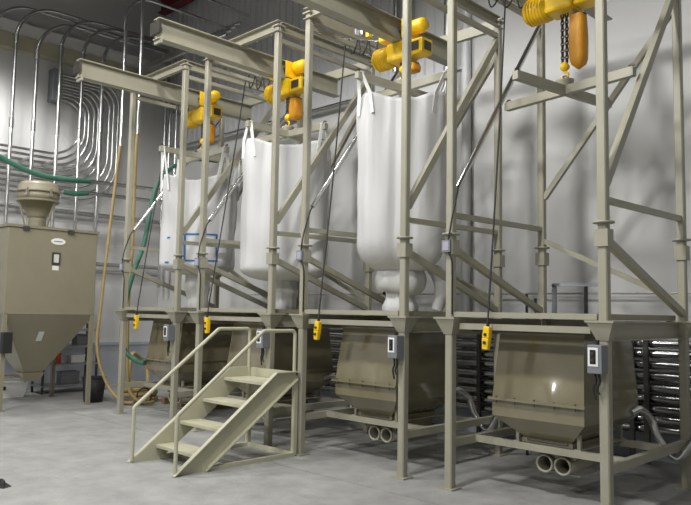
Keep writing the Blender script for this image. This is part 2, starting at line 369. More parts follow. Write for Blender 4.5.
# ---------------- bins under the platforms
def make_bin():
    t = empty('receiving_bin', (0, 0, 0), '', 'bin', 'receiving bins under the platforms')
    cx = CX; top = (cx - .40, cx + .40, .31, 1.25); mid = (cx - .435, cx + .435, .235, 1.31)
    zt, zm, zb = 1.385, 0.825, 0.665
    # upper body without the front, then a front panel with a shallow dent, its bulge shaped to catch a lamp glint
    v = lambda r, z: [(r[0], r[2], z), (r[1], r[2], z), (r[1], r[3], z), (r[0], r[3], z)]
    vs = v(mid, zm) + v(top, zt)
    MB().add(vs, [(1, 2, 6, 5), (2, 3, 7, 6), (3, 0, 4, 7), (4, 5, 6, 7)]).build('upper_body', 'bin', t)
    mb = MB(); nx, nz = 44, 30; vs = []; fs = []
    for j in range(nz + 1):
        for i in range(nx + 1):
            a, b = i / nx, j / nz
            z = zm + (zt - zm) * b
            xl = mid[0] + (top[0] - mid[0]) * b; xr = mid[1] + (top[1] - mid[1]) * b
            x = xl + (xr - xl) * a; y = mid[2] + (top[2] - mid[2]) * b
            dx, dz = x - (cx + .165), z - (zm + .02)
            y -= 0.042 * math.exp(-(dx * dx + dz * dz) / (2 * .11 ** 2))
            y -= 0.012 * math.exp(-((x - cx + .1) ** 2 / .05 + (z - 1.1) ** 2 / .03))
            vs.append((x, y, z))
    for j in range(nz):
        for i in range(nx): k = j * (nx + 1) + i; fs.append((k, k + 1, k + nx + 2, k + nx + 1))
    fp = mb.add(vs, fs, True).build('front_panel', 'bin', t)
    MB().box(top[0] - .02, top[1] + .02, top[2] - .02, top[3] + .02, zt, zt + .018).build('top_rim', 'bin', t)
    fr = MB().frustum(zm - .018, (mid[0] - .022, mid[1] + .022, mid[2] - .044, mid[3] + .022), zm + .004, (mid[0] - .022, mid[1] + .022, mid[2] - .044, mid[3] + .022)).build('joint_flange', 'bin', t)
    for k in range(5):
        x = mid[0] + .06 + k * (mid[1] - mid[0] - .12) / 4
        MB().cyl((x, mid[2] - .034, zm - .045), (x, mid[2] - .034, zm + .016), 0.008, 8).build('bolt', 'steel', fr)
    lo = MB().frustum(zb, mid, zm - .018, mid).build('lower_band', 'bin', t)
    out = (cx - .20, cx + .24, .40, 1.10)
    MB().frustum(0.485, out, zb, mid).build('cone', 'bin', t)
    MB().frustum(0.446, (out[0] - .02, out[1] + .02, out[2] - .02, out[3] + .02), 0.485, (out[0] - .02, out[1] + .02, out[2] - .02, out[3] + .02)).build('outlet_frame', 'bin', t)
    MB().tube([(cx - .16, .365, .475), (cx + .22, .365, .475)], 0.009, 6).build('slide_gate_rod', 'steel', t)
    MB().box(out[0], out[1], .47, 1.06, 0.33, 0.446).build('pickup_box', 'bin', t)
    for dx in (-.035, .135):
        tb = MB()
        prof = [(0.066, .44), (0.072, .44), (0.072, 1.2), (0.066, 1.2), (0.066, .44)]
        tb.lathe(prof, (cx + dx, 0, .275), 20, axis='y')
        q = tb.build('pickup_tube', 'frame', t)
        MB().ring((cx + dx, .44, .275), .072, .011).build('tube_rim', 'frame', q)
    MB().box(cx - .13, cx + .26, .5, .53, .195, .205).box(cx + .23, cx + .26, .53, 1.15, .195, .205).build('tube_cradle', 'frame', t)
    for x in (cx - .27, cx + .31): MB().box(x - .03, x + .03, .36, 1.25, .440, .448).build('support_foot', 'frame', t)
    for x in (cx - .27, cx + .31):
        for y in (.40, 1.20): MB().bar((x, y, .448), (x, y, .60), .03, .03).build('support_leg', 'frame', t)
    return t
bin_labels = {4: 'olive beige steel bin under the platform nearest the camera, bright lamp glint on its front',
              3: 'olive beige steel bin with dented front, second from the right',
              2: 'olive beige steel bin in shade directly behind the small stair',
              1: 'olive beige steel bin farthest left, green hose running up to it'}
bins = {4: make_bin()}
for s in (3, 2, 1): bins[s] = copy_tree(bins[4])
for s, b in bins.items(): b.location = (SX(s), 0, 0); b['label'] = bin_labels[s]

# ---------------- chain hoists on the monorails
def make_hoist(hook_z, name_lab):
    t = empty('chain_hoist', (0, 0, 0), name_lab, 'hoist', 'yellow electric chain hoists')
    c = CX
    for sx in (-1, 1):
        pl = MB().box(c + sx * .105 - .008, c + sx * .105 + .008, CY - .15, CY + .15, 4.57, 4.79).build('trolley_plate', 'yellow', t, bevel=.006)
        for dy in (-.085, .085):
            MB().cyl((c + sx * .03, CY + dy, 4.693), (c + sx * .096, CY + dy, 4.693), .04, 14).build('trolley_wheel', 'steel', pl)
    MB().lathe([(0, .11), (.075, .11), (.085, .13), (.085, .27), (.07, .31), (0, .31)], (c, CY + .02, 4.72), 18, axis='x').build('trolley_motor', 'yellow', t)
    MB().box(c - .30, c - .113, CY - .10, CY + .10, 4.62, 4.80).build('trolley_gearbox', 'yellow', t, bevel=.02)
    MB().box(c - .05, c + .05, CY - .05, CY + .05, 4.53, 4.63).build('suspension_lug', 'steel', t)
    MB().box(c - .15, c + .13, CY - .13, CY + .13, 4.34, 4.56).build('hoist_body', 'yellow', t, bevel=.03)
    mo = MB().lathe([(0, -.40), (.09, -.40), (.12, -.37), (.125, -.15), (0, -.15)], (c, CY - .01, 4.44), 22, axis='x').build('hoist_motor', 'yellow', t)
    for k in range(6): MB().ring((c - .19 - k * .032, CY - .01, 4.44), .124, .008, axis='x', seg=22, ts=6).build('cooling_fin', 'yellow', mo)
    cb = MB().box(c + .13, c + .36, CY - .10, CY + .10, 4.36, 4.54).build('control_housing', 'yellow', t, bevel=.022)
    MB().box(c + .17, c + .31, CY - .106, CY - .10, 4.40, 4.50).box(c + .36, c + .366, CY - .06, CY + .06, 4.40, 4.50).build('cover_plate', 'steel', cb)
    # load chain as links
    for dxx in (-.022, .022):
      z = 4.34; n = max(2, int((z - (hook_z + .12)) / .034)); mb = MB()
      for k in range(n):
        zc = z - (k + .5) * (z - hook_z - .12) / n
        a = (k % 2) * PI / 2
        pts = [(c + dxx + math.cos(a) * .015 * math.cos(q), CY + math.sin(a) * .015 * math.cos(q), zc + .026 * math.sin(q)) for q in [2 * PI * i / 8 for i in range(9)]]
        mb.tube(pts, .007, 5, cap=False)
      MB.build(mb, 'load_chain', 'steel', t)
    MB().lathe([(0, .13), (.022, .125), (.045, .09), (.045, .065), (.02, .04), (0, .035)], (c, CY, hook_z), 14).build('hook_block', 'yellow', t)
    hk = [(c, CY, hook_z + .05)] + [(c + .034 * math.sin(a), CY, hook_z - .005 + .034 * math.cos(a)) for a in [i * PI / 6 for i in range(0, 10)]]
    MB().tube(spline(hk, 3), .011, 8).build('hook', 'yellow', t)
    # chain bag
    cbg = MB(); zz0, zz1 = max(3.78, hook_z + .02), 4.30; seg = 20; vs = []; rows = 12
    for j in range(rows + 1):
        b = j / rows; z_ = zz0 + (zz1 - zz0) * b
        k = min(1, math.sqrt(max(0.02, 1 - (1 - min(1, b / .18)) ** 2))) * (0.86 + .14 * math.sin(PI * b))
        for i in range(seg):
            a = 2 * PI * i / seg; ca, sa = math.cos(a), math.sin(a)
            sup = lambda q: math.copysign(abs(q) ** .6, q)
            vs.append((c + .125 + .078 * k * sup(ca), CY + .03 + .085 * k * sup(sa), z_))
    fs = [(j * seg + i, j * seg + (i + 1) % seg, (j + 1) * seg + (i + 1) % seg, (j + 1) * seg + i) for j in range(rows) for i in range(seg)]
    fs.append(tuple(range(seg - 1, -1, -1)))
    bg = cbg.add(vs, fs, True).build('chain_bag', 'orange', t)
    MB().ring((c + .125, CY + .03, zz1), .07, .008, axis='z', seg=18, ts=6).build('bag_rim', 'steel', bg)
    # tow arm with connectors and looping leads
    arm = MB().tube([(c - .30, CY - .02, 4.66), (c - .92, CY - .02, 4.86)], .016, 8).build('tow_arm', 'silver', t)
    for k, (dx, dz, m_) in enumerate([(-.42, .10, 'galv'), (-.52, .11, 'yellow'), (-.62, .15, 'galv'), (-.74, .19, 'white'), (-.84, .22, 'redp')]):
        MB().box(c + dx - .025, c + dx + .025, CY - .05, CY + .01, 4.70 + dz - .035, 4.70 + dz + .035).build('connector', m_, arm)
    for k in range(3):
        x = c - .36 - k * .17; zz = .056 * k
        MB().tube(spline([(x, CY - .03, 4.68 + zz), (x - .01, CY - .06, 4.55 + zz), (x - .09, CY - .05, 4.52 + zz), (x - .15, CY - .03, 4.72 + zz)], 6), .009, 6).build('lead', 'dark', arm)
    return t
hook_z = {4: 3.83, 3: 4.27, 2: 4.07, 1: 4.06}
hoist_labels = {4: 'yellow chain hoist with orange chain bag above the empty lifting cross',
                3: 'yellow chain hoist above the large white bag second from the right',
                2: 'yellow chain hoist above the middle white bag behind the stair',
                1: 'yellow chain hoist farthest left above the blue-printed bag'}
for s in (4, 3, 2, 1):
    h = make_hoist(hook_z[s] - .09, hoist_labels[s]); h.location = (SX(s), 0, .09)

# ---------------- lifting crosses
def make_cross(s):
    zc = hook_z[s] - 0.15
    rz = {4: math.radians(-9), 3: math.radians(-4), 2: math.radians(3), 1: math.radians(-3)}[s]
    lab = {4: 'beige steel lifting cross hanging empty from the nearest hoist', 3: 'beige steel lifting cross holding the large white bag second from the right',
           2: 'beige steel lifting cross above the middle white bag', 1: 'beige steel lifting cross above the farthest left bag'}[s]
    t = empty('lifting_cross', (SX(s) + CX, CY, zc), lab, 'lifting cross', 'four-armed bag lifting crosses', rz)
    for a in (0, PI / 2):
        d = Vector((math.cos(a), math.sin(a), 0))
        MB().bar(-d * .70, d * .70, .065, .082 if a == 0 else .078).build('arm', 'frame', t)
        for sgn in (-1, 1):
            e = d * sgn * .66
            hk = [e + Vector((0, 0, .03)), e + Vector((0, 0, .055)), e + d * sgn * .025 + Vector((0, 0, .068)), e + d * sgn * .05 + Vector((0, 0, .055))]
            MB().tube(spline(hk, 4), .009, 7).build('bag_hook', 'steel', t)
            p = e + d * sgn * .043
            MB().cbox(p, (.02 if a == 0 else .06, .06 if a == 0 else .02, .075)).build('end_plate', 'frame', t)
    MB().lathe([(0, -.045), (.03, -.045), (.04, .0), (.085, .085), (.085, .10), (0, .10)], seg=16).build('hub', 'frame', t)
    MB().ring((0, 0, .115), .028, .009, axis='y', seg=16, ts=6).build('lifting_eye', 'steel', t)
    return t, zc, rz
crosses = {s: make_cross(s) for s in (4, 3, 2, 1)}

# ---------------- bulk bags
def make_bag(s, ztop, zbot, hw, seed, lab, spout_r, rb):
    rnd = random.Random(seed)
    _, zc, rzc = crosses[s]
    t = empty('bulk_bag', (SX(s) + CX, CY, ZP + .05), lab, 'bulk bag', 'white bulk bags hanging in the frames', rzc + PI / 4)
    z0 = ZP + .05
    N, R = 96, 46; vs = []; fs = []
    ph = [rnd.uniform(0, 6.28) for _ in range(12)]
    H = ztop - zbot
    def radius(a, b):
        e = 5.0 - 1.6 * math.sin(PI * min(1, b * 1.1)) 
        ca, sa = abs(math.cos(a)), abs(math.sin(a))
        r = hw / ((ca ** e + sa ** e) ** (1 / e))
        r *= 1 + 0.045 * math.sin(PI * (b * .8 + .1)) - 0.01
        r += (0.012 * math.sin(9 * a + ph[0] + 1.2 * b) + 0.010 * math.sin(17 * a + ph[1] - 2 * b) + 0.005 * math.sin(31 * a + ph[2])) * (0.4 + 0.8 * b)
        r += 0.012 * math.sin(5 * a + ph[3] + 6 * b) + 0.006 * math.sin(3 * a + 14 * b + ph[4])
        return r
    def prof(j):
        # returns (height fraction, scale) from spout up over the rounded bottom to the top rim
        nb = 9
        if j <= nb:
            q = j / nb * PI / 2
            return (rb * (1 - math.cos(q)), (spout_r / hw) + (1 - spout_r / hw) * math.sin(q))
        b = (j - nb) / (R - nb); return (rb + (1 - rb) * b, 1.0)
    for j in range(R + 1):
        b, k = prof(j)
        for i in range(N):
            a = 2 * PI * i / N
            rr = radius(a, b) * k if k >= 1 else spout_r + (radius(a, b) - spout_r) * (k - spout_r / hw) / (1 - spout_r / hw)
            corner = abs(math.sin(2 * a)) ** 3
            z = zbot + H * b - z0
            if b > .55: z += (corner - .35) * 0.085 * ((b - .55) / .45)
            vs.append((rr * math.cos(a), rr * math.sin(a), z))
    for j in range(R):
        for i in range(N): fs.append((j * N + i, j * N + (i + 1) % N, (j + 1) * N + (i + 1) % N, (j + 1) * N + i))
    top0 = R * N; nb = len(vs)
    # sagging top skirt
    for m_ in range(1, 5):
        k = 1 - m_ / 5
        for i in range(N):
            x, y, z = vs[top0 + i]; vs.append((x * k, y * k, z * k + (ztop - z0 - .05 + .03 * math.sin(3 * 2 * PI * i / N + m_)) * (1 - k)))
        o = nb + (m_ - 1) * N; p = top0 if m_ == 1 else o - N
        for i in range(N): fs.append((p + i, p + (i + 1) % N, o + (i + 1) % N, o + i))
    fs.append(tuple(nb + 3 * N + i for i in range(N)))
    body = MB().add(vs, fs, True).build('bag_body', 'bag', t)
    # seam tapes up the corners and loops to the cross
    for q in range(4):
        a = PI / 4 + q * PI / 2; hd = math.sqrt(2) * hw * .93
        cx_, cy_ = math.cos(a), math.sin(a)
        top = Vector((cx_ * .665, cy_ * .665, zc + .035 - z0)); base = Vector((cx_ * hd, cy_ * hd, ztop - z0 + .03))
        tan = Vector((-cy_, cx_, 0)); mb = MB()
        for sg in (-1, 1):
            mb.bar(base + tan * sg * .11 - Vector((cx_, cy_, 0)) * .05 - Vector((0, 0, .22)), base + tan * sg * .085 - Vector((cx_, cy_, 0)) * .035, .006, .05, up=tan)
            mb.bar(base + tan * sg * .085 - Vector((cx_, cy_, 0)) * .035, top + tan * sg * .02, .006, .05, up=tan)
        mb.bar(top - tan * .045, top + tan * .045, .05, .008)
        mb.build('lifting_loop', 'strap', t)
    # spout
    pr = []
    hgt = zbot - z0
    for k in range(17):
        b = k / 16
        r = spout_r * (1 + .10 * math.sin(5 * b + seed) + .05 * math.sin(13 * b)); pr.append((r, hgt * b + .005))
    mb = MB(); seg = 40; vs = []
    for r, h in pr:
        for i in range(seg):
            a = 2 * PI * i / seg; q = r * (1 + .05 * math.sin(7 * a + h * 8) + .03 * math.sin(13 * a - h * 5)); vs.append((q * math.cos(a), q * math.sin(a), h))
    fs = [(j * seg + i, j * seg + (i + 1) % seg, (j + 1) * seg + (i + 1) % seg, (j + 1) * seg + i) for j in range(16) for i in range(seg)]
    mb.add(vs, fs, True).build('spout', 'bag', t)
    return t, radius, zbot - z0, H
b3 = make_bag(3, 3.90, 2.02, .475, 3, 'tall white bulk bag with puffed spout collar, second frame from the right', .19, .17)
b2 = make_bag(2, 3.68, 1.95, .545, 11, 'plain white bulk bag hanging in the middle frame behind the stair', .165, .085)
b1 = make_bag(1, 3.48, 2.08, .50, 23, 'white bulk bag with blue printed lines in the farthest left frame', .17, .10)
# bag 3: puffed collar and side sleeve of the liner
mb = MB(); seg = 40; vs = []; rows = 14
for j in range(rows + 1):
    q = PI * j / rows
    for i in range(seg):
        a = 2 * PI * i / seg; r = .20 + .085 * math.sin(q) * (1 + .12 * math.sin(5 * a + 1) + .06 * math.sin(11 * a)); vs.append((r * math.cos(a), r * math.sin(a), .35 - .15 * math.cos(q) + .02 * math.sin(2 * a)))
fs = [(j * seg + i, j * seg + (i + 1) % seg, (j + 1) * seg + (i + 1) % seg, (j + 1) * seg + i) for j in range(rows) for i in range(seg)]
mb.add(vs, fs, True).build('spout_collar', 'bag', b3[0])
def loc3(wx, wy, wz):   # world offset from bag centre to bag-local
    rz = b3[0].rotation_euler.z; v = Matrix.Rotation(-rz, 3, 'Z') @ Vector((wx, wy, 0)); return (v.x, v.y, wz)
MB().tube(spline([loc3(.22, .26, .50), loc3(.30, .30, .42), loc3(.34, .32, .25), loc3(.30, .28, .02)], 7), [.06 + .03 * math.sin(PI * k / 21) for k in range(22)], 14).build('liner_sleeve', 'bag', b3[0])
# bag 1: printed blue frame lines on the two faces towards the aisle
def print_lines(bag, fa):
    t, rad, zb, H = bag
    def strip(a0, a1, bz0, bz1):
        mb = MB(); n = 10; vs = []; fs = []
        vert = abs(a1 - a0) < .08
        m_ = 14 if vert else 2
        for j in range(m_ + 1):
            b = bz0 + (bz1 - bz0) * j / m_
            for i in range(n + 1):
                a = a0 + (a1 - a0) * i / n; r = rad(a, b) + .007; z = zb + H * b
                corner = abs(math.sin(2 * a)) ** 3
                if b > .55: z += (corner - .35) * 0.085 * ((b - .55) / .45)
                vs.append((r * math.cos(a), r * math.sin(a), z))
        for j in range(m_):
            for i in range(n): k = j * (n + 1) + i; fs.append((k, k + 1, k + n + 2, k + n + 1))
        mb.add(vs, fs, True).build('printed_line', 'blue', t)
    w = .028
    for a in (fa - .42, fa + .42): strip(a - w, a + w, .12, .41)
    for b in (.12, .395): strip(fa - .42, fa + .42, b, b + .018)
    for b in (.10, .36): strip(fa - .95, fa - .83, b, b + .018)
print_lines(b1, -1.30)

# ---------------- control boxes on the right-hand front legs
for s in (4, 3, 2, 1):
    lab = {4: 'grey control box with black and white switch label on the nearest front leg', 3: 'grey control box on the leg right of the dented bin',
           2: 'grey control box seen through the stair handrails', 1: 'grey control box on the farthest left frame, left of the stair'}[s]
    t = empty('control_box', (SX(s) + W, -.041, 1.13), lab, 'control box', 'control boxes on the front legs')
    MB().box(-.075, .04, -.11, 0, 0, .215).build('enclosure', 'greybox', t, bevel=.006)
    sw_ = MB().box(-.066, .012, -.115, -.11, .055, .195).build('switch_label', 'white', t)
    MB().box(-.050, -.004, -.118, -.115, .072, .178).build('switch_panel', 'black', sw_)
    for z in (.10, .15): MB().cyl((-.027, -.118, z), (-.027, -.128, z), .012, 10).build('push_button', 'steel', sw_)
    MB().cyl((-.02, -.05, .215), (-.02, -.05, .25), .016, 10).build('cable_gland', 'dark', t)
    for dx, ln in ((-.04, .20), (-.01, .16)):
        MB().tube(spline([(dx, -.055, .0), (dx + .012, -.06, -.06), (dx - .015, -.05, -.12), (dx, -.045, -ln)], 5), .009, 6).build('cable', 'dark', t)

# ---------------- yellow pendants
pend = {4: .44, 3: .33, 2: .32, 1: .55}
for s in (4, 3, 2, 1):
    x = pend[s]
    lab = {4: 'yellow hoist pendant hanging before the nearest platform edge', 3: 'yellow hoist pendant hanging beside the top of the stair',
           2: 'yellow hoist pendant hanging left of the stair handrail', 1: 'yellow hoist pendant farthest left'}[s]
    t = empty('hoist_pendant', (SX(s) + x, -.10, 1.26), lab, 'pendant', 'yellow hoist pendants')
    tl = {4: .10, 3: .12, 2: -.06, 1: 0}[s]
    o = MB()
    o.v = []
    o.frustum(0, (-.028, .028, -.022, .022), .10, (-.034, .034, -.028, .028)); o.frustum(.10, (-.034, .034, -.028, .028), .20, (-.03, .03, -.024, .024))
    b = o.build('pendant_body', 'yellow', t, bevel=.008); b.rotation_euler.y = tl
    for z in (.06, .13):
        bt = MB().cyl((0, -.026, z), (0, -.04, z), .013, 10).build('push_button', 'black', b)
    MB().cyl((0, 0, .20), (0, 0, .24), .014, 10).build('strain_relief', 'dark', b)
    topx = (.10 if s == 4 else -.19) - x
    n = 14; pts = []
    for k in range(n + 1):
        q = k / n; pts.append((topx * q ** 1.15 + tl * .2 * (1 - q), .88 * q ** 1.1 + .05 * math.sin(PI * q) * .4, .23 + (4.94 - 1.26 - .23) * q))
    MB().tube(pts, .0085, 6).build('cable', 'dark', t)

# ---------------- stair unit
t = empty('mobile_stair', (-2.41, -.85, 0), 'short beige steel stair with bent tube handrails in front of the frames', 'stair')
def sp(x, y, z): return (x + 2.41, y + .78, z)
for x, sd in ((-2.80, 1), (-2.00, -1)):
    mb = MB(); th = .008
    poly = [(-1.53, .0), (-1.18, .0), (-.02, .82), (-.02, .90), (-.32, .90)]
    vs = [sp(x, y, z) for y, z in poly] + [sp(x + th * sd, y, z) for y, z in poly]; n = len(poly)
    mb.add(vs, [tuple(range(n)), tuple(range(2 * n - 1, n - 1, -1))] + [(i, (i + 1) % n, n + (i + 1) % n, n + i) for i in range(n)])
    st = mb.build('stringer', 'stair', t)
    for (a, b) in (((-1.53, .005), (-.32, .90)), ((-1.18, .005), (-.02, .82))):
        MB().bar(sp(x - .022 * sd, *a), sp(x - .022 * sd, *b), .05, .01, up=(0, -.6, .8)).build('stringer_lip', 'stair', st)
    MB().bar(sp(x - .022 * sd, -.32, .902), sp(x - .022 * sd, -.02, .902), .05, .01).build('stringer_lip', 'stair', st)
    pts = fillet([sp(x, -1.50, .02), sp(x, -1.50, .555), sp(x, -.485, 1.345), sp(x, -.045, 1.345), sp(x, -.045, .012)], [.05, .05, .05], 6)
    MB().tube(pts, .0195, 12).build('handrail', 'stair', t)
    MB().bar(sp(x, -1.20, .02), sp(x, -.03, .02), .05, .04).build('base_bar', 'stair', t)
    MB().bar(sp(x - .0 * sd, -.03, .012), sp(x, -.03, .86), .045, .045).build('rear_leg', 'stair', t)
MB().bar(sp(-2.80, -.03, .02), sp(-2.00, -.03, .02), .05, .038).build('base_bar', 'stair', t)
for k, (z, y) in enumerate(((.155, -1.11), (.37, -.83), (.585, -.55))):
    tr = MB().box(*[sp(-2.79, 0, 0)[0], sp(-2.01, 0, 0)[0]], y - .13 + .78, y + .13 + .78, z - .035, z).build('tread', 'stair', t, bevel=.004)
MB().box(sp(-2.79, 0, 0)[0], sp(-2.01, 0, 0)[0], -.40 + .78, -.05 + .78, .765, .80).build('top_step', 'stair', t, bevel=.004)

MB().chan(sp(-2.79, -.03, .845), sp(-2.01, -.03, .845), .10, .05, side=-1).build('back_channel', 'stair', t)

# ---------------- tall hopper with loader
HX0, HX1, HY0, HY1 = -8.62, -7.20, -1.31, .11
hcx, hcy = (HX0 + HX1) / 2, (HY0 + HY1) / 2
t = empty('storage_hopper', (hcx, hcy, 0), 'tall beige steel hopper with oval nameplate and cone bottom at the left', 'hopper')
hx, hy = (HX1 - HX0) / 2, (HY1 - HY0) / 2
MB().box(-hx, hx, -hy, hy, 1.43, 2.76).build('hopper_body', 'hopper', t, bevel=.012)
lidp = MB().frustum(2.76, (-hx - .02, hx + .02, -hy - .02, hy + .02), 2.80, (-hx - .02, hx + .02, -hy - .02, hy + .02)).build('lid', 'hopper', t)
for y in (-.45, .25): MB().box(hx + .02, hx + .035, y - .05, y + .05, 2.72, 2.78).build('lid_latch', 'steel', lidp)
MB().frustum(.50, (-.16, .16, -.14, .14), 1.43, (-hx, hx, -hy, hy)).build('cone', 'hopper', t)
MB().frustum(.36, (-.13, .13, -.12, .12), .50, (-.19, .19, -.17, .17)).build('outlet', 'hopper', t)
MB().tube(fillet([(0, 0, .42), (0, -.45, .42), (0, -.75, .62)], .15), .05, 12).build('outlet_tube', 'silver', t)
for x in (-hx + .03, hx - .03):
    for y in (-hy + .03, hy - .03):
        lg = MB().bar((x, y, 0.01), (x, y, 1.45), .06, .06).build('leg', 'hopper', t); MB().box(x - .06, x + .06, y - .06, y + .06, 0, .01).build('base_plate', 'hopper', lg)
# oval nameplate and sight glasses on the face towards the aisle
def oval(x, y, z, ry, rz_, mat_, name, par, th=.008):
    n = 28; vs = [(x, y + ry * math.cos(2 * PI * k / n), z + rz_ * math.sin(2 * PI * k / n)) for k in range(n)]; vs += [(x + th, v[1], v[2]) for v in vs]
    return MB().add(vs, [tuple(range(n)), tuple(range(2 * n - 1, n - 1, -1))] + [(k, (k + 1) % n, n + (k + 1) % n, n + k) for k in range(n)]).build(name, mat_, par)
npl = oval(hx, .06, 2.585, .115, .052, 'white', 'nameplate', t)
tx = bpy.data.curves.new('nameplate_print', 'FONT')
MB().box(hx + .008, hx + .0095, -.01, .12, 2.578, 2.592).build('nameplate_print', 'greybox', npl)
sg = MB().box(hx, hx + .018, -.03, .10, 2.22, 2.41).build('sight_window_frame', 'steel', t)
MB().box(hx + .018, hx + .022, -.005, .075, 2.25, 2.38).build('sight_window', 'glass', sg)
MB().box(hx, hx + .006, -.015, .085, 2.13, 2.20).build('rating_plate', 'white', t)
# plate on the cone (cone face slopes)
def cone_pt(y, z):
    f = (1.43 - z) / (1.43 - .50); return (hx + (.16 - hx) * f + .012, y, z)
cv = [cone_pt(-.12, 1.02), cone_pt(-.03, 1.02), cone_pt(-.02, 1.17), cone_pt(-.11, 1.17)]
cv += [(a - .01, b, c - .006) for a, b, c in cv]
MB().add(cv, [(0, 1, 2, 3), (7, 6, 5, 4), (0, 4, 5, 1), (1, 5, 6, 2), (2, 6, 7, 3), (3, 7, 4, 0)]).build('cone_sight_window', 'glass', t)
bx = MB().box(hx - .02, hx + .10, -hy - .02, -hy + .12, .86, 1.17).build('level_switch_box', 'dark', t, bevel=.01)
# loader on the hopper lid
t = empty('vacuum_receiver', (-7.90, -.61, 2.80), 'small beige vacuum receiver with cone bottom on top of the tall hopper', 'receiver')
MB().lathe([(0, .20), (.14, .20), (.15, .24), (.31, .50), (.31, .46), (.33, .47), (.33, .50), (0, .50)], seg=28).build('cone', 'hopper', t)
MB().lathe([(0, .50), (.315, .50), (.315, .62), (0, .62)], seg=28).build('collar', 'hopper', t)
MB().lathe([(0, .62), (.34, .62), (.34, .645), (.32, .66), (.31, .74), (.26, .79), (0, .81)], seg=28).build('lid', 'hopper', t)
MB().lathe([(.14, 0), (.14, .20)], seg=24).lathe([(0, 0), (.19, 0), (.19, .02), (0, .02)], seg=24).build('neck', 'hopper', t)
for a in (-.9, .2, 1.3): MB().cbox((.335 * math.cos(a), .335 * math.sin(a), .60), (.04, .04, .12)).build('clamp', 'silver', t)
for a in (.6, 2.6, 4.6): MB().bar((.17 * math.cos(a), .17 * math.sin(a), .02), (.30 * math.cos(a), .30 * math.sin(a), .47), .025, .025).build('support_strut', 'hopper', t)
MB().cyl((0, .30, .70), (0, .40, .70), .045, 14).build('inlet_stub', 'silver', t)

# hoses and pipes around the receiver
tag(MB().tube(spline([(XE + .06, -3.6, 4.75), (-9.3, -3.3, 4.74), (-8.4, -2.6, 4.52), (-7.95, -2.0, 4.27), (-7.9, -1.55, 4.06), (-7.9, -1.24, 3.92), (-7.9, -.77, 3.76), (-7.9, -.3, 3.715), (-7.9, .264, 3.745)], 7), .045, 12).build('flexible_hose', 'green'), 'long green flexible hose sagging above the receiver', 'hose')
tag(MB().tube(spline([(-7.9, -.21, 3.50), (-7.9, 0, 3.495), (-7.9, .24, 3.535)], 6), .043, 12).build('flexible_hose', 'green'), 'short green hose stub joining the receiver to a pipe', 'hose')
tag(MB().tube([(-7.9, .264, 3.745), (-7.9, YW - .1, 3.80)], .035, 12).build('conveying_pipe', 'silver'), 'silver pipe running on from the long green hose', 'pipe')
tag(MB().tube([(-7.9, .24, 3.535), (-7.9, YW - .1, 3.57)], .035, 12).build('conveying_pipe', 'silver'), 'silver pipe running on from the short green hose', 'pipe')
tag(MB().tube([(-9.62, -4, 3.40), (-9.62, YW - .12, 3.40)], .045, 12).build('conveying_pipe', 'galv'), 'dull grey pipe along the end wall just above the hopper lid', 'pipe')
for z, w in ((2.42, 'upper'), (2.27, 'lower')):
    tag(MB().tube([(-9.62, -4, z), (-9.62, YW - .12, z)], .04, 12).build('conveying_pipe', 'galv'), w + ' of two grey pipes level behind the hopper body', 'pipe')

# ---------------- pipes on the end wall
ordw = ['first', 'second', 'third', 'fourth', 'fifth', 'sixth', 'seventh', 'eighth', 'ninth', 'tenth']
loops = [(-1.05, 7.05), (-.62, 7.12), (-.25, 6.92), (.17, 7.10), (.575, 7.04), (.96, 6.98)]
for k, (y, zt_) in enumerate(loops):
    x = -9.30 + .05 * k
    pts = fillet([(x, y, 1.0), (x, y, zt_), (x, YW - .25, zt_ + .02 * k)], .72, 10)
    o = empty('looped_conduit', (x, y, 1.0), ordw[k] + ' from the left of the tall silver conduits arching over at the top', 'conduit', 'arched conduits on the end wall')
    lp = [Vector(p) - Vector((x, y, 1.0)) for p in pts]
    MB().tube(lp, .034, 10).build('conduit_tube', 'silver', o)
    for z in (4.85, zt_ - .72):
        MB().cyl((0, 0, z - 1.0 - .09), (0, 0, z - 1.0 + .09), .044, 10).build('coupling', 'galv', o)
    MB().box(-.46 - .05 * k, 0, -.02, .02, 4.25 - 1.0, 4.29 - 1.0).build('wall_bracket', 'galv', o)
    MB().box(-.46 - .05 * k, 0, -.02, .02, .3, .34).build('wall_bracket', 'galv', o)
ybase = [.86, .93, 1.00, 1.12, 1.20, 1.28, 1.44, 1.53, 1.62]
for k, y in enumerate(ybase):
    x = -9.66 + .015 * (k % 3); zl = 4.50 - .105 * k; zh = 5.60 + .06 * k
    pts = fillet([(x, -5.0, zl + .02), (x, y, zl), (x, y, zh), (x - .02, .40, zh)], [.62 + .02 * k, .36], 10)
    tag(MB().tube(pts, .027, 10).build('swept_pipe', 'silver'), ordw[k] + ' from the left of the nested silver pipes with sweeping bends', 'pipe', 'nested swept pipes on the end wall')
tag(MB().box(XE, XE + .24, .22, .40, 5.52, 6.16).build('pull_box', 'greybox', bevel=.01), 'grey pull box where the nested swept pipes end high on the wall', 'pull box')
for k, x in enumerate((-9.92 + .42, -9.30, -9.05)):
    tag(MB().tube([(x, YW - .16, 2.0), (x, YW - .16, 6.9)], .033, 10).build('riser_pipe', 'silver'), ['left', 'middle', 'right'][k] + ' of three thin silver risers in the wall corner', 'pipe', 'corner riser pipes')
# bank of pipes crossing high up in the corner
for k in range(4):
    tag(MB().tube([(-9.6, 1.9 + .1 * k, 6.45 + .1 * k), (-6.3, 1.9 + .1 * k, 6.45 + .1 * k)], .035, 10).build('header_pipe', 'silver'), ordw[k] + ' from the bottom of the dull pipes crossing high in the corner', 'pipe', 'high header pipes')
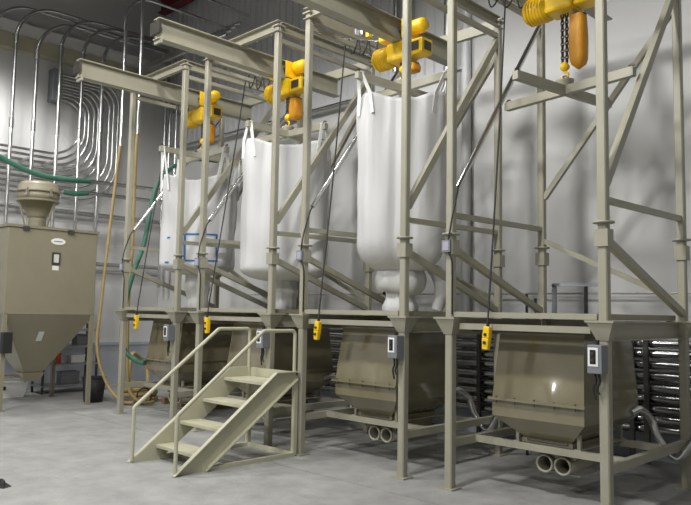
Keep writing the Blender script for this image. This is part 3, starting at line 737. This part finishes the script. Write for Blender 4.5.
# long pipe along the back wall under the cladding
tag(MB().tube([(XE + .1, YW - .12, 4.93), (-3.95, YW - .12, 4.93)], .045, 12).build('wall_pipe', 'silver'), 'long silver pipe along the back wall below the cladding', 'pipe')
tag(MB().tube(fillet([(-2.9, YW - .22, 4.40), (-2.15, YW - .22, 4.40), (-1.95, YW - .22, 4.75), (-1.95, YW - .22, 6.6)], .2), .06, 12).build('duct_elbow', 'galv'), 'dark grey duct elbow on the back wall behind the tall bag', 'duct')
for k in range(2):
    tag(MB().tube([(-3.0 + .28 * k, YW - .12, 5.2), (-3.0 + .28 * k, YW - .12, 8.0)], .05, 10).build('riser_pipe', 'silver'), ['left', 'right'][k] + ' of two bright vertical pipes high behind the second hoist', 'pipe', 'high riser pipes')
# low pipe bank along the back wall
zs = [1.275, 1.165, 1.045, .925, .80, .69, .58, .47, .36]
hw_ = ['topmost', 'second from top', 'third from top', 'fourth from top', 'middle', 'fourth from bottom', 'third from bottom', 'second from bottom', 'bottom']
for z, w in zip(zs, hw_):
    tag(MB().tube([(-6.2, YW - .25, z), (4.0, YW - .25, z)], .049, 16).build('conveying_pipe', 'tube'), w + ' pipe of the stainless bank low along the back wall', 'pipe', 'low stainless pipe bank')
for k, x in enumerate((-5.2, -3.2, -1.35, .62, .78, 2.4)):
    o = tag(MB().bar((x, YW - .335, 0), (x, YW - .335, 1.38), .05, .04).build('pipe_support', 'steel'), 'dark strut carrying the low pipe bank, ' + ordw[k] + ' from the left', 'support', 'pipe bank struts')
tag(MB().tube([(-6.5, YW - .10, 1.84), (4.0, YW - .10, 1.82)], .011, 8).build('wall_cable', 'galv'), 'thin grey cable stretched along the back wall above platform height', 'cable')
# small guard behind the nearest platform
t = empty('guard_rail', (.23, 2.0, 0), 'low grey tube guard behind the nearest platform', 'guard rail')
for x in (-.27, .27): MB().bar((x, 0, 0), (x, 0, 1.90), .04, .04).build('guard_post', 'curb', t)
MB().bar((-.29, 0, 1.90), (.29, 0, 1.90), .04, .04).build('guard_top', 'curb', t)
MB().bar((.10, 0, 1.56), (.10, 0, 1.88), .03, .03).build('guard_mullion', 'dark', t); MB().bar((-.29, 0, 1.56), (.29, 0, 1.56), .04, .04).build('guard_bottom', 'curb', t)
# small air regulators standing at the rear of the decks
for k, (x, z, lab) in enumerate(((-.27, 0, 'pair of small dark air valves behind the gap left of the nearest frame'), (-2.22, 0, 'pair of small dark air valves behind the gap above the stair'))):
    t = empty('air_valve', (x, 1.9, 0), lab, 'valve')
    MB().bar((-.06, 0, 0), (-.06, 0, 1.80), .022, .022).build('valve_stem', 'dark', t)
    MB().bar((.05, 0, 1.45), (.05, 0, 1.75), .022, .022).build('valve_stem', 'dark', t)
    MB().bar((-.06, 0, 1.47), (.05, 0, 1.47), .022, .022).build('valve_link', 'dark', t)
    MB().cyl((.05, 0, 1.62), (.05, 0, 1.70), .022, 10).build('valve_cap', 'blue', t)
# bright hoses sweeping between the bins
for s, lab in ((3, 'silver hose dipping between the two nearest bins'), (2, 'silver hose dipping between the dented bin and the bin behind the stair'), (4, 'silver hose dipping right of the nearest bin'), (1, 'silver hose dipping between the two farthest bins')):
    x = SX(s)
    tag(MB().tube(spline([(x + 1.165, 1.12, .70), (x + 1.20, 1.25, .72), (x + 1.24, 1.4, .62), (x + 1.30, 1.43, .44), (x + 1.45, 1.44, .30), (x + 1.56, 1.44, .44), (x + 1.66, 1.44, .60), (x + 1.80, 1.44, .72)], 7), .036, 12).build('conveying_hose', 'silver'), lab, 'hose', 'silver hoses between the bins')

# ---------------- ochre hoses by the hopper
GH = [(-6.3, 1.9, 4.15), (-6.3, 1.2, 4.05), (-6.3, .66, 3.6), (-6.3, .45, 2.6), (-6.3, .28, 2.1), (-6.25, .14, 1.6), (-6.25, .11, 1.1), (-6.15, .16, .86), (-5.8, .17, .76), (-5.70, .2, .755)]
tag(MB().tube(fillet([(-7.2, .44, 4.3), (-7.2, .44, 7.0), (-7.2, YW - .2, 7.0)], .5), .028, 10).build('riser_pipe', 'silver'), 'silver riser joined to the ochre hose beside the hopper', 'pipe')
tag(MB().tube(fillet([(-6.6, .42, 4.4), (-6.6, .42, 7.1), (-6.6, YW - .2, 7.1)], .5), .028, 10).build('riser_pipe', 'silver'), 'silver riser joined to the ochre hose behind the first post', 'pipe')
tag(MB().tube(spline([(-7.2, .44, 4.35), (-7.2, .41, 4.0), (-7.2, .30, 2.7), (-7.2, .22, 1.6), (-7.2, .19, .87), (-7.08, .34, .30), (-6.85, .48, .06), (-6.6, .55, .05)], 7), .026, 10).build('ochre_hose', 'ochre'), 'ochre hose dropping between the hopper and the first frame', 'hose')
tag(MB().tube(spline([(-6.6, .42, 4.45), (-6.6, .405, 4.0), (-6.6, .41, 2.5), (-6.6, .385, 1.5), (-6.6, .45, .35), (-6.5, .62, .07), (-6.5, .85, .05)], 7), .026, 10).build('ochre_hose', 'ochre'), 'ochre hose hanging just behind the farthest left front post', 'hose')
tag(MB().tube(spline(GH, 7), .036, 10).build('flexible_hose', 'green'), 'dark green hose dropping past the first post to the far bin', 'hose')
t = empty('hose_coil', (-7.15, .92, 0), 'loose coil of ochre hose on the floor right of the hopper', 'hose')
pts = [(.30 * math.cos(a) * (1 + .06 * math.sin(3 * a)), .30 * math.sin(a), .05 + .028 * a / 2) for a in [i * .3 for i in range(64)]]
MB().tube(pts, .04, 8).build('coil', 'ochre', t)
MB().tube(spline([pts[-1], (-.1, .2, .55), (.0, -.1, .8), (.15, -.25, .55), (.3, -.3, .2), (.45, -.2, .04)], 6), .035, 8).build('hose_end', 'ochre', t)
tag(MB().ring((-7.05, .85, .60), .13, .012, axis='x', seg=24, ts=6).build('cable_loop', 'dark'), 'small dark cable loop hanging beside the ochre hoses', 'cable').location = (.45, -.12, -.457)
# pallet under the far frame
t = empty('wooden_pallet', (-6.05, 1.50, 0), 'brown wooden pallet lying behind the farthest left frame', 'pallet')
for k in range(6): MB().box(-.55, .55, -.45 + k * .165, -.37 + k * .165, .10, .12).build('deck_board', 'wood', t)
for x in (-.5, 0, .5): MB().box(x - .045, x + .045, -.45, .46, 0, .10).build('stringer', 'wood', t)

# ---------------- things behind and under the hopper
t = empty('waste_bin', (-7.48, .30, 0), 'black round waste bin beside the hopper leg', 'waste bin')
MB().lathe([(0, 0), (.15, 0), (.19, .40), (.175, .40), (.14, .02), (0, .02)], seg=24).build('bucket', 'dark', t)
MB().ring((0, 0, .40), .188, .012, axis='z').build('rim', 'dark', t)
t = empty('shelf_rack', (-9.15, .55, 0), 'grey steel rack with small parts behind the hopper', 'rack')
for x in (-.22, .22):
    for y in (-.5, .5): MB().bar((x, y, 0), (x, y, 1.25), .035, .035).build('upright', 'steel', t)
for z in (.12, .50, .82, 1.12): MB().box(-.25, .25, -.53, .53, z, z + .03).build('shelf', 'galv', t)
for k, (y, z, w, h, m_, lab) in enumerate([(-.25, .53, .22, .16, 'redp', 'small red box on the middle shelf of the rack'), (.18, .53, .26, .12, 'white', 'small white box on the middle shelf of the rack'),
        (-.2, .85, .28, .14, 'white', 'white carton on the upper shelf of the rack'), (.24, .85, .20, .18, 'greybox', 'grey parts box on the upper shelf of the rack'), (.05, .15, .34, .2, 'greybox', 'grey crate on the lowest shelf of the rack')]):
    q = empty('parts_box', (-9.13, .55 + y, z), lab, 'box')
    MB().box(-.11, .11, -w / 2, w / 2, 0, h).build('carton', m_, q, bevel=.006); MB().box(-.116, .116, -w / 2 - .006, w / 2 + .006, h, h + .025).build('box_lid', m_, q)
t = empty('storage_tub', (-9.0, -.75, 0), 'low white tub on the floor behind the hopper cone', 'tub')
MB().frustum(0, (-.22, .22, -.42, .42), .26, (-.27, .27, -.48, .48)).build('tub_body', 'white', t); MB().frustum(.26, (-.29, .29, -.5, .5), .29, (-.29, .29, -.5, .5)).build('tub_lid', 'white', t)
MB().box(.262, .272, -.12, .10, .14, .20).build('tub_label', 'black', t)
# dark wedge at the left edge of the floor
t = empty('rubber_wedge', (-2.66, -2.90, 0), 'small black rubber wedge on the floor at the left edge', 'wedge', rz=.5)
MB().add([(-.09, -.05, 0), (.09, -.05, 0), (.09, .05, 0), (-.09, .05, 0), (-.09, -.05, .045), (-.09, .05, .045), (-.02, -.05, .045), (-.02, .05, .045)],
         [(3, 2, 1, 0), (0, 1, 6, 4), (2, 3, 5, 7), (4, 6, 7, 5), (1, 2, 7, 6), (0, 4, 5, 3)]).build('wedge_block', 'dark', t, bevel=.004)
MB().ring((.02, 0, .035), .03, .008, axis='y', seg=14, ts=6).build('pull_ring', 'steel', t)
